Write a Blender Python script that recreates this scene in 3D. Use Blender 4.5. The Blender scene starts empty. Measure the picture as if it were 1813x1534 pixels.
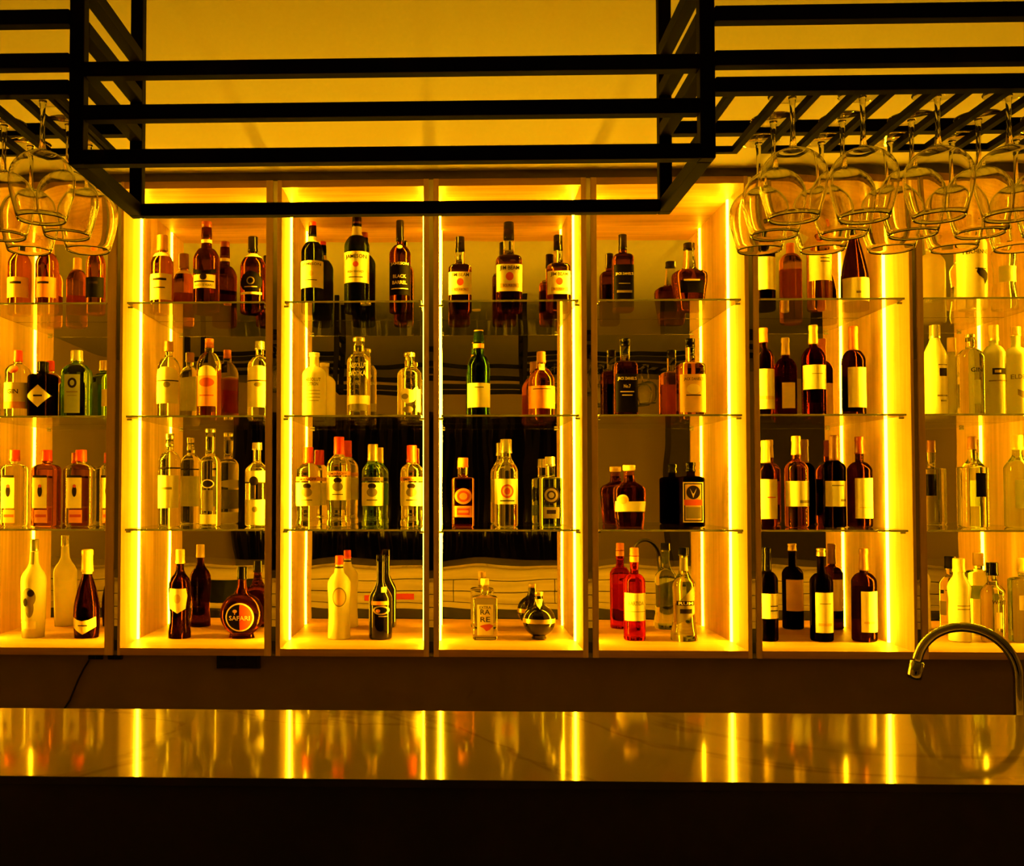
import bpy, bmesh, math, random
from mathutils import Vector, Matrix
random.seed(7)
SC = bpy.context.scene
COL = SC.collection
PI = math.pi

# ------------------------------------------------------------------ camera
F, CX, CY = 1800.0, 738.4, 805.4
YAW, PITCH = math.radians(1.8), math.radians(1.8)
CAM = Vector((0, 0, 1.5))
FW = Vector((-math.sin(YAW) * math.cos(PITCH), math.cos(YAW) * math.cos(PITCH), math.sin(PITCH)))
RT = Vector((math.cos(YAW), math.sin(YAW), 0))
UP = RT.cross(FW)
cam_d = bpy.data.cameras.new('camera')
cam = bpy.data.objects.new('camera', cam_d)
COL.objects.link(cam)
cam.location = CAM
cam.rotation_euler = Matrix((RT, UP, -FW)).transposed().to_euler()
cam_d.sensor_fit = 'HORIZONTAL'
cam_d.sensor_width = 36
cam_d.lens = 36 * F / 1813
cam_d.shift_x = (906.5 - CX) / 1813
cam_d.shift_y = (CY - 767) / 1813
cam_d.clip_start = 0.05
SC.camera = cam


def P(px, py, Y):
    """the place on the plane at depth Y that the photo shows at (px, py)"""
    d = FW * F + RT * (px - CX) - UP * (py - CY)
    t = Y / d.y
    return d.x * t, CAM.z + d.z * t


# ------------------------------------------------------------------ materials
MATS = {}


def new_mat(name):
    m = bpy.data.materials.new(name)
    m.use_nodes = True
    nt = m.node_tree
    for n in list(nt.nodes):
        nt.nodes.remove(n)
    out = nt.nodes.new('ShaderNodeOutputMaterial')
    MATS[name] = m
    return m, nt, out


def plain(name, col, rough=0.5, metal=0.0, spec=0.5, vary=0.06, scale=30, coat=0.0):
    m, nt, out = new_mat(name)
    b = nt.nodes.new('ShaderNodeBsdfPrincipled')
    tc = nt.nodes.new('ShaderNodeTexCoord')
    no = nt.nodes.new('ShaderNodeTexNoise')
    no.inputs['Scale'].default_value = scale
    no.inputs['Detail'].default_value = 3
    nt.links.new(tc.outputs['Object'], no.inputs['Vector'])
    rp = nt.nodes.new('ShaderNodeValToRGB')
    rp.color_ramp.elements[0].position = .3
    rp.color_ramp.elements[1].position = .7
    rp.color_ramp.elements[0].color = [c * (1 - vary) for c in col] + [1]
    rp.color_ramp.elements[1].color = [min(1, c * (1 + vary)) for c in col] + [1]
    nt.links.new(no.outputs['Fac'], rp.inputs[0])
    nt.links.new(rp.outputs[0], b.inputs['Base Color'])
    b.inputs['Roughness'].default_value = rough
    b.inputs['Metallic'].default_value = metal
    b.inputs['Specular IOR Level'].default_value = spec
    b.inputs['Coat Weight'].default_value = coat
    nt.links.new(b.outputs[0], out.inputs[0])
    return m


def wood(name, c0, c1, stretch, rough=0.45, spec=.4):
    m, nt, out = new_mat(name)
    b = nt.nodes.new('ShaderNodeBsdfPrincipled')
    tc = nt.nodes.new('ShaderNodeTexCoord')
    mp = nt.nodes.new('ShaderNodeMapping')
    mp.inputs['Scale'].default_value = stretch
    nt.links.new(tc.outputs['Object'], mp.inputs[0])
    no = nt.nodes.new('ShaderNodeTexNoise')
    no.inputs['Scale'].default_value = 1.0
    no.inputs['Detail'].default_value = 5
    no.inputs['Distortion'].default_value = .6
    nt.links.new(mp.outputs[0], no.inputs['Vector'])
    rp = nt.nodes.new('ShaderNodeValToRGB')
    rp.color_ramp.elements[0].position = .32
    rp.color_ramp.elements[1].position = .66
    rp.color_ramp.elements[0].color = (*c0, 1)
    rp.color_ramp.elements[1].color = (*c1, 1)
    nt.links.new(no.outputs['Fac'], rp.inputs[0])
    nt.links.new(rp.outputs[0], b.inputs['Base Color'])
    b.inputs['Roughness'].default_value = rough
    b.inputs['Specular IOR Level'].default_value = spec
    nt.links.new(b.outputs[0], out.inputs[0])
    return m


def glass(name, col, ior=1.4, rough=0.0):
    m, nt, out = new_mat(name)
    g = nt.nodes.new('ShaderNodeBsdfGlass')
    g.inputs['Color'].default_value = (*col, 1)
    g.inputs['IOR'].default_value = ior
    g.inputs['Roughness'].default_value = rough
    nt.links.new(g.outputs[0], out.inputs[0])
    return m


def frosted(name, col, trans=.5):
    m, nt, out = new_mat(name)
    d = nt.nodes.new('ShaderNodeBsdfDiffuse')
    t = nt.nodes.new('ShaderNodeBsdfTranslucent')
    gl = nt.nodes.new('ShaderNodeBsdfGlossy')
    gl.inputs['Roughness'].default_value = .25
    for n in (d, t):
        n.inputs['Color'].default_value = (*col, 1)
    mx = nt.nodes.new('ShaderNodeMixShader')
    mx.inputs[0].default_value = trans
    nt.links.new(d.outputs[0], mx.inputs[1])
    nt.links.new(t.outputs[0], mx.inputs[2])
    fr = nt.nodes.new('ShaderNodeFresnel')
    fr.inputs[0].default_value = 1.4
    m2 = nt.nodes.new('ShaderNodeMixShader')
    nt.links.new(fr.outputs[0], m2.inputs[0])
    nt.links.new(mx.outputs[0], m2.inputs[1])
    nt.links.new(gl.outputs[0], m2.inputs[2])
    nt.links.new(m2.outputs[0], out.inputs[0])
    return m


def emit(name, col, strength):
    m, nt, out = new_mat(name)
    e = nt.nodes.new('ShaderNodeEmission')
    e.inputs[0].default_value = (*col, 1)
    e.inputs[1].default_value = strength
    nt.links.new(e.outputs[0], out.inputs[0])
    return m


def mirror_mat(name, col, wave):
    m, nt, out = new_mat(name)
    g = nt.nodes.new('ShaderNodeBsdfGlossy')
    g.inputs['Color'].default_value = (*col, 1)
    g.inputs['Roughness'].default_value = 0.0
    tc = nt.nodes.new('ShaderNodeTexCoord')
    no = nt.nodes.new('ShaderNodeTexNoise')
    no.inputs['Scale'].default_value = 6
    no.inputs['Detail'].default_value = 0
    nt.links.new(tc.outputs['Object'], no.inputs['Vector'])
    bp = nt.nodes.new('ShaderNodeBump')
    bp.inputs['Strength'].default_value = 1
    bp.inputs['Distance'].default_value = wave
    nt.links.new(no.outputs['Fac'], bp.inputs['Height'])
    nt.links.new(bp.outputs[0], g.inputs['Normal'])
    nt.links.new(g.outputs[0], out.inputs[0])
    return m


LED_COL = (1.0, 0.475, 0.0036)
emit('led_glow', LED_COL, 188.0)
plain('led_housing', (.6, .55, .45), .4)
wood('wood_upright', (.66, .43, .18), (.82, .56, .26), (60, 60, 3))
wood('wood_flat', (.40, .22, .075), (.56, .33, .12), (3, 45, 45))
wood('wood_counter', (.42, .32, .20), (.58, .45, .29), (2, 30, 30))
plain('ceiling_paint', (.60, .58, .52), .8, vary=.02, scale=3)
plain('wall_paint', (.62, .50, .36), .8, vary=.03, scale=3)
plain('room_wall', (.66, .50, .34), .8, vary=.03, scale=3)
plain('panel_dark', (.16, .105, .05), .6, vary=.08, scale=8)
plain('cornice_dark', (.10, .07, .05), .7)
plain('streak_satin', (.008, .006, .005), .10, spec=.6)  # gloss meant for the streaks of the added curtain
plain('floor_dark', (.06, .05, .04), .35, vary=.2, scale=5)
plain('black_metal', (.0035, .003, .003), .75, spec=.03)
plain('chrome', (.36, .36, .36), .05, metal=1)
plain('steel', (.20, .20, .20), .35, metal=.8)
plain('worktop_dark', (.008, .006, .005), .5, spec=.1)
plain('label_green', (.30, .36, .10), .5)
plain('red_paint', (.60, .03, .01), .4)
plain('dark_plastic', (.006, .005, .005), .5, spec=.2)
mirror_mat('mirror', (.93, .90, .80), .0008)
mirror_mat('mirror_trim', (.50, .46, .38), .0)


def stone():
    m, nt, out = new_mat('bar_stone')
    b = nt.nodes.new('ShaderNodeBsdfPrincipled')
    tc = nt.nodes.new('ShaderNodeTexCoord')
    no = nt.nodes.new('ShaderNodeTexNoise')
    no.inputs['Scale'].default_value = 1.1
    no.inputs['Detail'].default_value = 6
    no.inputs['Distortion'].default_value = .8
    nt.links.new(tc.outputs['Object'], no.inputs['Vector'])
    rp = nt.nodes.new('ShaderNodeValToRGB')
    e = rp.color_ramp.elements
    e[0].position = .0
    e[0].color = (.29, .215, .125, 1)
    e[1].position = 1
    e[1].color = (.345, .26, .155, 1)
    for pos, c in ((.488, (.31, .235, .14, 1)), (.5, (.23, .165, .09, 1)), (.512, (.32, .24, .145, 1))):
        k = e.new(pos)
        k.color = c
    nt.links.new(no.outputs['Fac'], rp.inputs[0])
    nt.links.new(rp.outputs[0], b.inputs['Base Color'])
    b.inputs['Roughness'].default_value = .06
    b.inputs['Specular IOR Level'].default_value = .55
    nt.links.new(b.outputs[0], out.inputs[0])


stone()
plain('bar_front_shade', (.05, .045, .035), .3, vary=.15, scale=4)  # darkened copy of the bar stone, shade put into the colour
# glass kinds
glass('shelf_glass', (.95, .96, .90), 1.45)
frosted('shelf_edge', (.16, .15, .08), .8)
glass('wine_glass_clear', (.985, .985, .97), 1.45)
glass('clear_spirit', (.95, .96, .90), 1.45)
glass('clear_neck', (.95, .95, .88), 1.2)
glass('amber', (.62, .36, .06), 1.45)
glass('dark_amber', (.40, .18, .03), 1.45)
glass('orange_spirit', (.72, .42, .07), 1.45)
glass('honey', (.80, .52, .10), 1.45)
glass('red_spirit', (.85, .13, .02), 1.45)
glass('rose_wine', (.78, .45, .14), 1.45)
glass('red_wine', (.20, .035, .01), 1.45)
glass('green_glass', (.55, .74, .25), 1.45)
glass('deep_green_glass', (.09, .11, .02), 1.45)
glass('bottle_green', (.11, .21, .03), 1.45)
glass('pale_green', (.82, .90, .50), 1.45)
glass('black_glass', (.03, .016, .006), 1.45)
glass('brown_glass', (.18, .075, .015), 1.45)
frosted('frosted_white', (.92, .89, .66), .5)
frosted('frosted_clear', (.78, .80, .62), .6)
frosted('cream_opaque', (.94, .90, .62), .5)
plain('black_opaque', (.0012, .0009, .0007), .04, spec=.35)
# papers, caps
plain('paper_white', (.74, .70, .52), .6)
plain('paper_cream', (.76, .66, .42), .6)
plain('paper_tan', (.62, .40, .16), .6)
plain('paper_orange', (.78, .30, .05), .6)
plain('paper_black', (.0025, .002, .0018), .6, spec=.03)
plain('paper_grey', (.17, .14, .08), .6)
plain('ink_dark', (.014, .008, .004), .7, spec=.05)
plain('ink_red', (.50, .05, .015), .6)
plain('ink_light', (.70, .62, .45), .5)
plain('cap_black', (.0018, .0015, .0013), .10, spec=.15)
plain('cap_red', (.62, .035, .010), .35)
plain('cap_dark_red', (.20, .025, .012), .35)
plain('cap_orange', (.70, .20, .03), .4)
plain('cap_gold', (.80, .62, .25), .28, metal=.85)
plain('cap_silver', (.72, .70, .64), .25, metal=.9)
plain('cap_brown', (.22, .09, .03), .4)
plain('cork', (.72, .52, .26), .7)
plain('foil_yellow', (.80, .62, .22), .35, metal=.3)


# ------------------------------------------------------------------ mesh helpers
def link(name, bm, mats, parent=None, smooth=False, off=None):
    me = bpy.data.meshes.new(name)
    if off is not None:
        bmesh.ops.translate(bm, verts=bm.verts, vec=-Vector(off))
    bm.normal_update()
    bm.to_mesh(me)
    bm.free()
    if isinstance(mats, str):
        mats = [mats]
    for m in mats:
        me.materials.append(MATS[m])
    if smooth:
        for p in me.polygons:
            p.use_smooth = True
    o = bpy.data.objects.new(name, me)
    COL.objects.link(o)
    if parent is not None:
        o.parent = parent
    return o


def tag(o, label, cat, group=None):
    o['label'] = label
    o['category'] = cat
    if group:
        o['group'] = group
    return o


def thing(name, label, cat, loc, group=None):
    o = bpy.data.objects.new(name, None)
    o.empty_display_size = .05
    COL.objects.link(o)
    o.location = loc
    return tag(o, label, cat, group)


def struct(name, bm, mat):
    o = link(name, bm, mat)
    o['kind'] = 'structure'
    return o


def box(bm, x0, x1, y0, y1, z0, z1, bev=0.0):
    vs = [bm.verts.new((x, y, z)) for x in (x0, x1) for y in (y0, y1) for z in (z0, z1)]
    idx = ((0, 1, 3, 2), (4, 6, 7, 5), (0, 4, 5, 1), (2, 3, 7, 6), (0, 2, 6, 4), (1, 5, 7, 3))
    fs = [bm.faces.new([vs[i] for i in f]) for f in idx]
    bmesh.ops.recalc_face_normals(bm, faces=fs)
    if bev:
        es = list({e for f in fs for e in f.edges})
        bmesh.ops.bevel(bm, geom=es, offset=bev, segments=2, affect='EDGES', profile=.5)
    return fs


def boxm(*a, bev=0.0):
    bm = bmesh.new()
    box(bm, *a, bev=bev)
    return bm


def sweep(bm, pts, r, seg=10, cap=True, mat=0):
    """round tube through points; r number or list"""
    pts = [Vector(p) for p in pts]
    n = len(pts)
    rs = r if isinstance(r, (list, tuple)) else [r] * n
    rings = []
    up = None
    for i, p in enumerate(pts):
        t = (pts[min(i + 1, n - 1)] - pts[max(i - 1, 0)]).normalized()
        if up is None:
            up = t.orthogonal().normalized()
        a = (up - t * up.dot(t)).normalized()
        up = a
        b = t.cross(a)
        rings.append([bm.verts.new(p + (a * math.cos(k * 2 * PI / seg) + b * math.sin(k * 2 * PI / seg)) * rs[i]) for k in range(seg)])
    for i in range(n - 1):
        for k in range(seg):
            f = bm.faces.new((rings[i][k], rings[i][(k + 1) % seg], rings[i + 1][(k + 1) % seg], rings[i + 1][k]))
            f.material_index = mat
    if cap:
        bm.faces.new(list(reversed(rings[0])))
        bm.faces.new(rings[-1])


def lathe(bm, prof, seg=40, mat_of=None, closed=False):
    """prof: list of (z, rx, ry, n): superellipse rings; ends are closed by a centre fan when closed is False"""
    rings = []
    for (z, rx, ry, n) in prof:
        ring = []
        for k in range(seg):
            th = 2 * PI * k / seg
            s, c = math.sin(th), math.cos(th)
            r = (abs(s / rx) ** n + abs(c / ry) ** n) ** (-1.0 / n)
            ring.append(bm.verts.new((r * s, -r * c, z)))
        rings.append(ring)
    for i in range(len(rings) - 1):
        for k in range(seg):
            f = bm.faces.new((rings[i][k], rings[i][(k + 1) % seg], rings[i + 1][(k + 1) % seg], rings[i + 1][k]))
            if mat_of:
                f.material_index = mat_of(.5 * (prof[i][0] + prof[i + 1][0]))
    if closed:
        for k in range(seg):
            bm.faces.new((rings[-1][k], rings[-1][(k + 1) % seg], rings[0][(k + 1) % seg], rings[0][k]))
    else:
        f = bm.faces.new(list(reversed(rings[0])))
        if mat_of:
            f.material_index = mat_of(prof[0][0])
        f = bm.faces.new(rings[-1])
        if mat_of:
            f.material_index = mat_of(prof[-1][0])
    bmesh.ops.recalc_face_normals(bm, faces=bm.faces)


def rlathe(bm, prof, seg=32, closed=False):
    lathe(bm, [(z, r, r, 2) for z, r in prof], seg, closed=closed)


# ------------------------------------------------------------------ levels of the place
YF, YS, YM = 3.05, 3.222, 3.40         # front of the bays, light strips, mirrors
YB = 3.265                             # where the bottles stand
ZFLOOR = 1.5 - (1149 - 862) * YF / 1800
ZTOP = 1.5 + (862 - 325) * YF / 1800
ZS = [1.5 + 332 * 3.06 / 1800, 1.5 + 127.5 * 3.06 / 1800, 1.5 - 75.5 * 3.06 / 1800]   # tops of the glass shelves
ZCEIL = 2.457
XL, XR, YBK = -2.5, 3.5, -2.4


def px_x(px, Y=YF):
    return P(px, 862, Y)[0]


# ------------------------------------------------------------------ the room
struct('floor', boxm(XL, XR, YBK, 3.6, -.05, 0), 'floor_dark')
struct('ceiling', boxm(XL, XR, YBK, 3.6, ZCEIL, ZCEIL + .05), 'ceiling_paint')
struct('wall_left', boxm(XL - .05, XL, YBK, 3.6, 0, ZCEIL), 'room_wall')
struct('wall_right', boxm(XR, XR + .05, YBK, 3.6, 0, ZCEIL), 'room_wall')
struct('wall_rear', boxm(XL, XR, 3.43, 3.6, 0, ZCEIL), 'wall_paint')
struct('wall_front', boxm(XL, XR, YBK - .05, YBK, 0, ZCEIL), 'room_wall')

BAYS = [(-67, 187), (215, 469), (497, 750), (777, 1031), (1059, 1322), (1347, 1615), (1640, 1905)]
GAPS = [206, 485, 763.5, 1044.5, 1333.5, 1625]
SWID = .0068
bx0 = px_x(-95)
bx1 = px_x(1935)
# panel under the cabinets, cornice above them, walls beside them
struct('trim_1', boxm(XL, XR, 3.075, 3.42, 0, ZFLOOR - .022), 'panel_dark')
struct('trim_2', boxm(XL, XR, YF + .004, 3.42, ZTOP + .022, ZCEIL), 'cornice_dark')
struct('trim_3', boxm(XL, bx0 - .001, YF, 3.42, ZFLOOR - .022, ZTOP + .022), 'wall_paint')
struct('trim_4', boxm(bx1 + .001, XR, YF, 3.42, ZFLOOR - .022, ZTOP + .022), 'wall_paint')
for i, g in enumerate(GAPS):
    xc = px_x(g)
    struct(f'trim_{i + 5}', boxm(xc - SWID + .0004, xc + SWID - .0004, YF + .006, YF + .014, ZFLOOR - .021, ZTOP + .021), 'mirror_trim')

CAB_LABELS = [
    'display cabinet cut off by the left picture edge, with red-capped square gin bottles',
    'display cabinet holding the round flask bottle with a half black, half red disc label',
    'display cabinet holding four red and gold capped vodka bottles in a row',
    'display cabinet holding the black ball-shaped liqueur bottle, light strips on both sides',
    'display cabinet holding the two bright red liqueur and green-tinted bottles on its floor',
    'display cabinet holding only wine bottles with pale labels',
    'display cabinet behind the faucet, cut off by the right picture edge',
]
ORD = ['leftmost', 'second', 'third', 'middle', 'fifth', 'wine', 'rightmost']
t = .0005
for i, (l, r) in enumerate(BAYS):
    x0, x1 = px_x(l), px_x(r)
    xa = (px_x(GAPS[i - 1]) + SWID) if i > 0 else bx0
    xb = (px_x(GAPS[i]) - SWID) if i < 6 else bx1
    cx = (x0 + x1) / 2
    base = (cx, 3.22, ZFLOOR - .022)
    c = thing('display_cabinet', CAB_LABELS[i], 'cabinet', base, 'lit display cabinets behind the bar')
    link('side_panel', boxm(xa, x0, YF, YM + .018, ZFLOOR - .022, ZTOP + .022, bev=.0008), 'wood_upright', c, off=base)
    link('side_panel', boxm(x1, xb, YF, YM + .018, ZFLOOR - .022, ZTOP + .022, bev=.0008), 'wood_upright', c, off=base)
    link('bottom_panel', boxm(x0, x1, YF + .001, YM + .018, ZFLOOR - .0215, ZFLOOR), 'wood_flat', c, off=base)
    link('top_panel', boxm(x0, x1, YF + .001, YM + .018, ZTOP, ZTOP + .0215), 'wood_flat', c, off=base)
    link('mirror_back', boxm(x0 + t, x1 - t, YM, YM + .006, ZFLOOR + t, ZTOP - t), 'mirror', c, off=base)
    for sgn, xw in ((1, x0), (-1, x1)):
        # half round light profile standing off the side panel
        bm = bmesh.new()
        pr = [(xw + sgn * .0062 * math.sin(a), YS - .0075 * math.cos(a)) for a in [PI * k / 8 for k in range(9)]]
        za, zb = ZFLOOR + .002, ZTOP - .002
        lo = [bm.verts.new((x, y, za)) for x, y in pr]
        hi = [bm.verts.new((x, y, zb)) for x, y in pr]
        for k in range(8):
            bm.faces.new((lo[k], lo[k + 1], hi[k + 1], hi[k]))
        bm.faces.new(lo)
        bm.faces.new(hi)
        bmesh.ops.recalc_face_normals(bm, faces=bm.faces)
        s = link('light_strip', bm, 'led_glow', c, off=base)
        s['label'] = 'glowing yellow light strip'
        for z in ZS:
            bm = bmesh.new()
            sweep(bm, [(xw, 3.10, z - .0100), (xw + sgn * .014, 3.10, z - .0100)], .0034, 10)
            link('shelf_pin', bm, 'steel', c, off=base)

WHICH = ['upper', 'middle', 'lower']
for i, (l, r) in enumerate(BAYS):
    x0, x1 = px_x(l), px_x(r)
    cname = ['cut off at the left edge', 'with the round flask bottle', 'with the red-capped vodkas', 'with the black ball bottle',
             'with the red liqueur bottles', 'of wine bottles', 'behind the faucet'][i]
    for j, z in enumerate(ZS):
        base = ((x0 + x1) / 2, 3.22, z - .006)
        bm = boxm(x0 + .0075, x1 - .0075, YF + .012, YM - .002, z - .006, z, bev=.0005)
        bm.normal_update()
        for fc in bm.faces:
            if fc.normal.y < -.9:
                fc.material_index = 1
        o = link('glass_shelf', bm, ['shelf_glass', 'shelf_edge'], off=base)
        o.location = base
        tag(o, f'{WHICH[j]} clear glass shelf in the cabinet {cname}', 'shelf', 'glass shelves in the display cabinets')

# ------------------------------------------------------------------ bar
ZBAR = 1.11
YN, YFAR = .39 * 1800 / (1376 - 862), .39 * 1800 / (1256 - 862)
o = thing('bar_counter', 'long polished stone bar counter reflecting the light strips, front coloured dark for shade', 'counter', (0, 1.6, 0))
bm = boxm(XL + .02, XR - .02, YN, YFAR, ZBAR - .012, ZBAR, bev=.0012)
bm.normal_update()
for fc in bm.faces:
    if fc.normal.y < -.5:
        fc.material_index = 1  # front edge of the slab takes the shade-dark colour
link('bar_top', bm, ['bar_stone', 'bar_front_shade'], o, off=(0, 1.6, 0))
link('front_panel', boxm(XL + .02, XR - .02, YN + .004, YN + .03, 0, ZBAR - .0125), 'bar_front_shade', o, off=(0, 1.6, 0))
link('rear_rail', boxm(XL + .02, XR - .02, YFAR - .045, YFAR - .025, 1.042, ZBAR - .0125), 'wood_counter', o, off=(0, 1.6, 0))
xa = XL + .03
while xa < XR - .06:
    xb = min(xa + .497, XR - .03)
    segs = [(xa, xb)] if not (xa < -1.1 < xb) else [(xa, -1.255), (-.975, xb)]
    for sa, sb in segs:
        if sb - sa > .02:
            link('drawer_front', boxm(sa, sb, YFAR - .047, YFAR - .027, .986, 1.038, bev=.002), 'wood_counter', o, off=(0, 1.6, 0))
            link('drawer_front', boxm(sa, sb, YFAR - .047, YFAR - .027, .9305, .982, bev=.002), 'wood_counter', o, off=(0, 1.6, 0))
    xa += .5
link('kick_rail', boxm(XL + .02, XR - .02, YFAR - .045, YFAR - .025, .90, .928), 'wood_counter', o, off=(0, 1.6, 0))
bm = bmesh.new()
box(bm, -.42, -.165, YFAR - .027, YFAR - .024, .945, .972, bev=.001)
e = link('red_lettering_strip', bm, 'red_paint', o, off=(0, 1.6, 0))
e['label'] = 'red strip on the rear drawers'
bm = bmesh.new()
box(bm, XL + .02, XR - .02, YFAR - .06, 2.15, .86, .899)
o2 = thing('sink_worktop', 'dark worktop behind the bar counter, carrying the faucet', 'worktop', (0, 1.95, 0))
link('work_surface', bm, 'worktop_dark', o2, off=(0, 1.95, 0))
link('base_cabinet', boxm(XL + .02, XR - .02, YFAR - .05, 2.10, 0, .86), 'panel_dark', o2, off=(0, 1.95, 0))

# faucet
lx, lz = P(1803, 1200, 1.851)
nx, nz = P(1623, 1190, 1.943)
tx, tz = P(1712, 1111, 1.897)
fb = (lx, 1.851, .8995)
f = thing('bar_faucet', 'curved chrome gooseneck faucet behind the bar counter', 'faucet', fb)
bm = bmesh.new()
R = .5 * math.hypot(nx - lx, 1.943 - 1.851)
zc = tz - R
mx, my = (lx + nx) / 2, (1.851 + 1.943) / 2
pts = [(lx, 1.851, .93), (lx, 1.851, 1.0), (lx, 1.851, zc - .03), (lx, 1.851, zc - .01)]
for k in range(25):
    a = PI * k / 24 * .97
    pts.append((mx + (lx - mx) * math.cos(a), my + (1.851 - my) * math.cos(a), zc + R * math.sin(a)))
sweep(bm, pts, .0086, 20)
link('spout', bm, 'chrome', f, True, off=fb)
e1, e2 = Vector(pts[-1]), Vector(pts[-1]) - Vector(pts[-2])
e2.normalize()
bm = bmesh.new()
sweep(bm, [e1 - e2 * .004, e1 - e2 * .003, e1 + e2 * .022, e1 + e2 * .028, e1 + e2 * .0285], [.0088, .0120, .0128, .0122, .009], 20)
link('aerator', bm, 'chrome', f, True, off=fb)
bm = bmesh.new()
rlathe(bm, [(.0, .027), (.006, .027), (.010, .022), (.028, .016), (.045, .0125), (.06, .0095)])
link('base_collar', bm, 'chrome', f, True)
bm = bmesh.new()
sweep(bm, [(.012, 0, .030), (.045, -.004, .036), (.075, -.006, .045)], [.006, .0055, .005], 12)
link('lever_handle', bm, 'chrome', f, True)

# sockets below the cabinets
def plate(name, xa, ya, xb, yb, label, cat):
    p0, p1 = P(xa, ya, 3.07), P(xb, yb, 3.07)
    base = ((p0[0] + p1[0]) / 2, 3.0752, (p0[1] + p1[1]) / 2)
    w, h = (p1[0] - p0[0]) / 2, (p0[1] - p1[1]) / 2
    r = thing(name, label, cat, base)
    link('cover_plate', boxm(-w, w, -.010, 0, -h, h, bev=.0015), 'dark_plastic', r)
    for k in (-1, 1):
        bm = bmesh.new()
        box(bm, k * w * .48 - w * .38, k * w * .48 + w * .38, -.0125, -.0100, -h * .72, h * .72, bev=.0008)
        link('outlet_face', bm, 'cap_black', r)
    return r, base


plate('socket_plate', 384, 1158, 461, 1184, 'wide black socket plate under the cabinet with the round flask bottle', 'socket')
sock, sbase = plate('power_socket', 157, 1160, 182, 1168, 'small dark socket with a cord, below the leftmost cabinet', 'socket')
plate('power_socket', 191, 1160, 217, 1168, 'small dark socket without a cord, beside the one with a cord', 'socket')
bm = bmesh.new()
cp = [(158, 1169), (148, 1185), (138, 1205), (131, 1222), (124, 1240), (112, 1258), (100, 1290)]
sweep(bm, [(P(a, b, 3.066)[0], 3.0665, P(a, b, 3.066)[1]) for a, b in cp], .003, 8)
link('cord', bm, 'dark_plastic', sock, off=sbase)

# the far side of the room, which only the mirrors show
bm = bmesh.new()
for x0, x1 in ((-1.95, 1.02),):
    n = 170
    lo, hi = [], []
    for k in range(n + 1):
        x = x0 + (x1 - x0) * k / n
        y = YBK + .09 + .05 * math.sin(k * .34) + .018 * math.sin(k * .93 + 1)
        lo.append(bm.verts.new((x, y, .02)))
        hi.append(bm.verts.new((x + .02 * math.sin(k * .21), y, 2.12)))
    for k in range(n):
        bm.faces.new((lo[k], lo[k + 1], hi[k + 1], hi[k]))
o = link('streak_curtain', bm, 'streak_satin', smooth=True)  # added curtain, its glossy folds put wavy light streaks into the mirrors
sm = o.modifiers.new('thickness', 'SOLIDIFY')
sm.thickness = .004
tag(o, 'made-up dark satin curtain, giving wavy streaks in the cabinet mirrors', 'curtain')
struct('door_1', boxm(2.75, 3.42, YBK, YBK + .05, 0, 2.10), 'cornice_dark')
struct('trim_20', boxm(1.80, 1.98, YBK + .6, YBK + .78, 0, ZCEIL), 'cornice_dark')

# ------------------------------------------------------------------ hanging steel frames and glass racks
YH0, YH1 = 1.5, 1.79
T = .0225


def zl(a, Y=YH0):
    return 1.5 + (862 - a) * Y / 1800


def barm(p, q, tx, ty=None, bev=.002):
    """square tube between two points along one axis"""
    ty = ty or tx
    lo = [min(a, b) for a, b in zip(p, q)]
    hi = [max(a, b) for a, b in zip(p, q)]
    ax = max(range(3), key=lambda k: hi[k] - lo[k])
    o = [a for a in range(3) if a != ax]
    for k, tt in zip(o, (tx, ty)):
        lo[k] -= tt / 2
        hi[k] += tt / 2
    return boxm(lo[0], hi[0], lo[1], hi[1], lo[2], hi[2], bev=bev)


xl0, xr0 = P(137, 400, YH0)[0], P(1252, 400, YH0)[0]
h = T / 2
fr_base = ((xl0 + xr0) / 2, 1.645, ZCEIL)
fr = thing('hanging_frame', 'open black steel frame hung from the ceiling over the middle of the bar', 'frame', fr_base)
M = 'black_metal'
zb = zl(270)
for x in (xl0, xr0):
    for y in (YH0, YH1):
        link('post', barm((x, y, zb - h), (x, y, ZCEIL), T), M, fr, off=fr_base)
for a in (110, 189, 270):
    link('crossbar', barm((xl0 + h, YH0, zl(a)), (xr0 - h, YH0, zl(a)), T), M, fr, off=fr_base)
link('crossbar', barm((xl0 + h, YH1, zb), (xr0 - h, YH1, zb), T), M, fr, off=fr_base)
for x in (xl0, xr0):
    for a in (270, 110, 25, -60):
        link('side_bar', barm((x, YH0 + h, zl(a)), (x, YH1 - h, zl(a)), T), M, fr, off=fr_base)


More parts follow.
